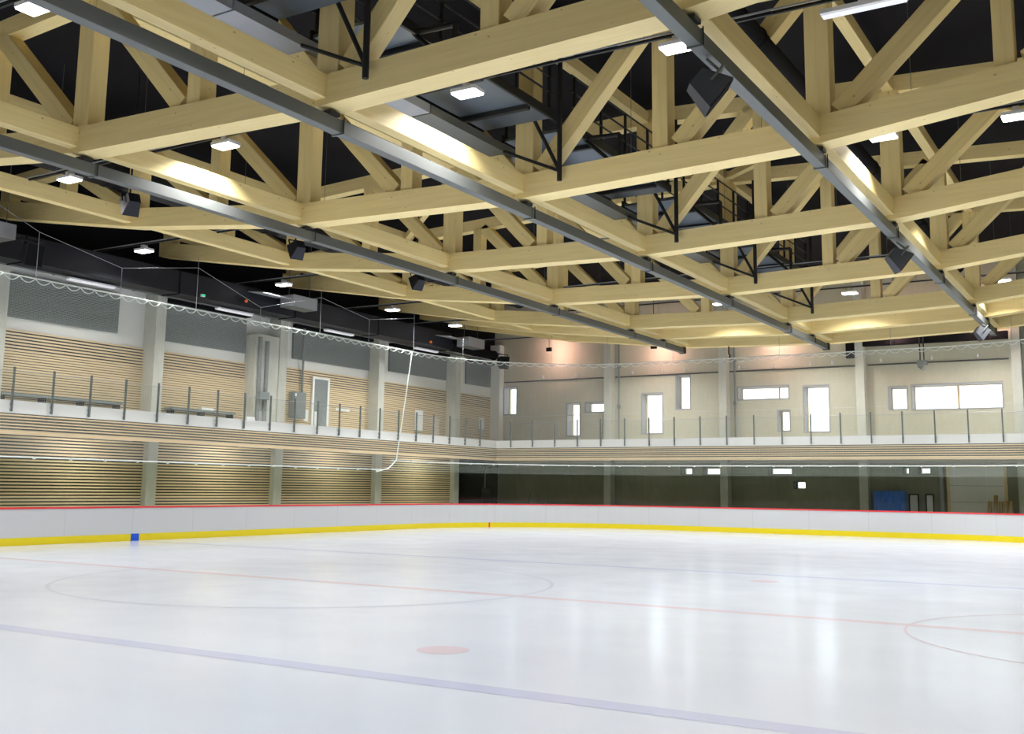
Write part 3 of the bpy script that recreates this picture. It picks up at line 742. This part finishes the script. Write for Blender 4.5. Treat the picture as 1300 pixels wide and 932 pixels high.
# ------------------------------------------------------------------ far end wall fittings
Y = VB
r = empty('conduit_run', (-4, Y-.05, 7.6), 'thin dark conduit running level along the far end wall above the windows', 'conduit')
for a, b in ((-17.1, -10.8), (-10.3, -4.58), (-4.1, 1.96), (2.48, 8.4), (9.0, 21)):
    MB().tube((a, Y-.05, 7.55+.0), (b, Y-.05, 7.55), .035, 8).build('conduit_length', M['blackmetal'], r)
for k, u in enumerate((-14.6, -12.6, -9.3, -7.6, -6.4, -3.6, -1.9, -.1, .9, 3.1, 5.3, 7.2)):
    tag(MB().tube((u, Y-.12, 7.66), (u, Y-.12, 7.78), .05, 10).tube((u, Y-.12, 7.78), (u, Y-.12, 7.84), .03, 10).tube((u, Y-.005, 7.72), (u, Y-.12, 7.72), .02, 6).build('bulb_fitting', M['lampoff'], loc=(u, Y, 7.7)), 'small white bulb fitting above the conduit of the far end wall', 'bulb fitting', 'bulb fittings')
for k, u in enumerate((-10.1, -3.85, 9.1)):
    tag(MB().tube((u, Y-.07, 4.1), (u, Y-.07, 9.5), .045, 10).box(u-.07, u+.07, Y-.14, Y, 5.9, 6.1).box(u-.07, u+.07, Y-.14, Y, 8.0, 8.15).build('wall_pipe', M['grey']), 'grey vertical pipe on the far end wall right of the %s column from the corner' % ['first', 'second', 'fourth'][k], 'pipe', 'end wall pipes')
r = empty('curtain_box', (5.4, 33.8, 8.3), 'long black box high on the far end wall between third and fourth columns', 'box')
box('housing', 2.45, 8.48, 33.7, 34.0, 8.34, 8.66, M['black'], r)
for u in (3.5, 7.4): MB().box(u-.05, u+.05, 34.0, 34.5, 8.4, 8.6).build('bracket', M['blackmetal'], r)
tag(box('black_panel', 1.55, 1.92, 34.30, 34.48, 7.9, 8.85, M['black']), 'small upright black panel left of the third end wall column', 'panel')
r = empty('camera_rig', (5.0, 33.6, 7.3), 'black pole with a small camera hanging below the black box at the far end', 'camera')
MB().tube((4.92, 33.65, 7.45), (4.92, 33.65, 8.9), .03, 8).tube((5.08, 33.65, 7.45), (5.08, 33.65, 8.9), .03, 8).build('pole', M['blackmetal'], r)
MB().box(4.8, 5.2, 33.5, 33.8, 7.35, 7.55).tube((4.9, 33.45, 7.3), (5.1, 33.3, 7.15), .09, 10).build('camera_body', M['grey'], r)
MB().poly([(3.6, 33.65, 8.80), (4.6, 33.65, 8.86), (4.92, 33.65, 8.8)], .03, 6).build('arm', M['blackmetal'], r)
tag(MB().poly([(-2.5, 29.9, 8.2), (-2.52, 29.9, 7.85), (-2.45, 29.9, 7.75), (-2.5, 29.9, 7.6)], .03, 6).build('hanging_hook', M['black']), 'small black hook hanging from the last roof beam', 'hook')
# warm floods washing the upper part of the end wall
for k, (u, v, z) in enumerate(((-13.6, 33.3, 8.95), (-7.6, 33.3, 8.75), (-1.6, 33.3, 8.75), (4.0, 33.3, 8.85), (7.6, 33.3, 8.9))):
    r = empty('flood_light', (u, v, z), 'warm flood light behind the last roof beam, %s from the left corner' % ['first', 'second', 'third', 'fourth', 'fifth'][k], 'lamp', 'warm flood lights')
    MB().box(u-.15, u+.15, v-.12, v+.0, z, z+.2).build('housing', M['black'], r)
    MB().box(u-.13, u+.13, v+.0, v+.01, z+.02, z+.18).build('lit_face', M['warm'], r)
    MB().tube((u, v-.06, z+.2), (u, v-.06, ZR), .015, 6).build('hanger_rod', M['blackmetal'], r)
# gallery entrance gates and things below the gallery at the far end
r = empty('sliding_gate', (-17.3, 32, 0), 'dark grey gate leaf with rounded frame below the left gallery by the far corner', 'gate')
box('leaf', -17.46, -17.42, 30.3, 33.0, 0.05, 2.95, M['black'], r)
MB().poly([(-17.38, 30.35, 0), (-17.38, 30.35, 2.75), (-17.38, 30.5, 2.93), (-17.38, 32.9, 2.93)], .035, 8).build('frame', M['galv'], r)
MB().poly([(-17.38, 33.05, 0), (-17.38, 33.05, 2.6), (-17.38, 33.2, 2.9), (-17.38, 34.2, 2.93)], .035, 8).build('frame', M['galv'], r)
struct(box('wall_left', -17.8, -17.47, 29.9, 34.5, -.02, 3.24, M['black']))  # black sheet stands in for the shade inside the open entrance bay
tag(box('dark_bin', -16.9, -16.4, 32.0, 32.5, -.02, 1.75, M['black']), 'tall black bin standing by the gate in the far left corner', 'bin')
for k, u in enumerate((-15.3, -14.7, -14.2)):
    tag(MB().tube((u, 33.9, -.02), (u+.12, 34.2, 1.6), .02, 6).box(u-.15, u+.15, 33.75, 34.0, -.02, .12).build('snow_shovel', M['galv']), 'thin leaning shovel against the end wall under the gallery, %s of three' % ['left', 'middle', 'right'][k], 'shovel', 'leaning shovels')
def tarp():
    r = MB(); nx, nz = 10, 7; vs = []; fs = []
    for side in (0, 1):
        for j in range(nz+1):
            for i in range(nx+1):
                x = 2.78+1.30*i/nx; z = .0+1.84*j/nz; b = .05*math.sin(i*1.9+j*.7)+.03*math.cos(j*2.1+i)
                vs.append((x, 33.3-b if side == 0 else 34.1, z-(.02*math.sin(i*1.3) if j == nz else 0)))
    o = (nx+1)*(nz+1)
    for j in range(nz):
        for i in range(nx): a = j*(nx+1)+i; fs.append((a, a+1, a+nx+2, a+nx+1)); fs.append((a+o, a+nx+1+o, a+nx+2+o, a+1+o))
    for i in range(nx): a = nz*(nx+1)+i; fs.append((a, a+1, a+1+o, a+o)); fs.append((i+1, i, i+o, i+1+o))
    for j in range(nz): a = j*(nx+1); fs.append((a, a+nx+1, a+nx+1+o, a+o)); b = a+nx; fs.append((b+nx+1, b, b+o, b+nx+1+o))
    return tag(link('blue_tarp', vs, fs, M['tarp']), 'bright blue tarpaulin over a stack behind the far boards', 'tarpaulin')
tarp()
for k, (a, b) in enumerate(((4.1, 4.42), (4.8, 5.05))):
    f = struct(MB().box(a, b, Y-.06, Y-.002, .6, 1.68).build('window_%d' % (17+k), M['doorwhite']))
    MB().box(a-.05, a, Y-.07, Y-.001, .55, 1.73).box(b, b+.05, Y-.07, Y-.001, .55, 1.73).box(a, b, Y-.07, Y-.001, 1.68, 1.73).build('window_frame', M['black'], f)
d = struct(MB().box(5.78, 7.95, Y-.05, Y-.002, -.02, 2.9).build('door_2', M['doorwhite']))
MB().box(5.66, 5.78, Y-.10, Y-.001, -.02, 2.98).box(7.95, 8.07, Y-.10, Y-.001, -.02, 2.98).box(5.78, 7.95, Y-.10, Y-.001, 2.9, 2.98).build('door_frame', M['slat'], d)
for z in (.7, 1.4, 2.1): MB().box(5.78, 7.95, Y-.056, Y-.05, z, z+.012).build('panel_joint', M['galv'], d)
tag(MB().tube((5.45, Y-.15, -.02), (5.45, Y-.15, 2.95), .09, 12).build('wall_pipe', M['galvlight']), 'thick pale vertical pipe left of the pale door at the far end', 'pipe')
# brown rolls leaning beside the door
for k, (u, h) in enumerate(((7.42, 1.45), (7.66, 1.70), (7.86, 1.45), (8.05, 1.47), (8.26, 1.47))):
    tl = .04 if k < 2 else .02
    m = MB().tube((u-.03, 33.2, -.02), (u+tl, 33.6, h), .085, 14)
    m.ring_tube((u+tl, 33.6, h), .05, .012, 2, 10)
    tag(m.build('mat_roll', M['brown'], smooth=False), 'brown rolled mat standing in front of the pale door, %s from the left' % ['first', 'tallest, second', 'third', 'fourth', 'last'][k], 'mat roll', 'rolled mats')
# unseen strips added behind the fascia to brighten the slats under the left gallery
for k, v in enumerate((1.2, 7.6, 13.9, 20.3, 26.7)):
    r = empty('added_soffit_light', (GF-.3, v, 3.2), 'added slim white strip light hidden behind the left gallery fascia, %s along the rink' % ORD[k], 'lamp', 'added strip lights')
    MB().box(GF-.30, GF-.24, v-.75, v+.75, 3.13, 3.25).build('housing', M['lampoff'], r)
    MB().box(GF-.31, GF-.30, v-.72, v+.72, 3.15, 3.24).build('diffuser', M['tube'], r)
    ld = bpy.data.lights.new('added_strip_light', 'AREA'); ld.shape = 'SQUARE'; ld.size = .1; ld.energy = 42; ld.color = (1, .97, .92)
    lo_ = bpy.data.objects.new('added_strip_light', ld); col.objects.link(lo_); lo_.parent = r; lo_.location = (-.03, 0, -.01)
    lo_.rotation_euler = (0, math.radians(62), 0); lo_.rotation_euler = Vector((-1, 0, -.75)).to_track_quat('-Z', 'Y').to_euler()
# orange indicator lamps on the black duct
for k, (v, zz_) in enumerate(((13.15, 8.62), (25.1, 8.55))):
    tag(MB().tube((-15.49, v, zz_), (-15.42, v, zz_), .055, 12).build('indicator_lamp', M['orange']), 'small round orange indicator on the side of the big black duct, %s one' % ['nearer', 'farther'][k], 'indicator', 'duct indicators')
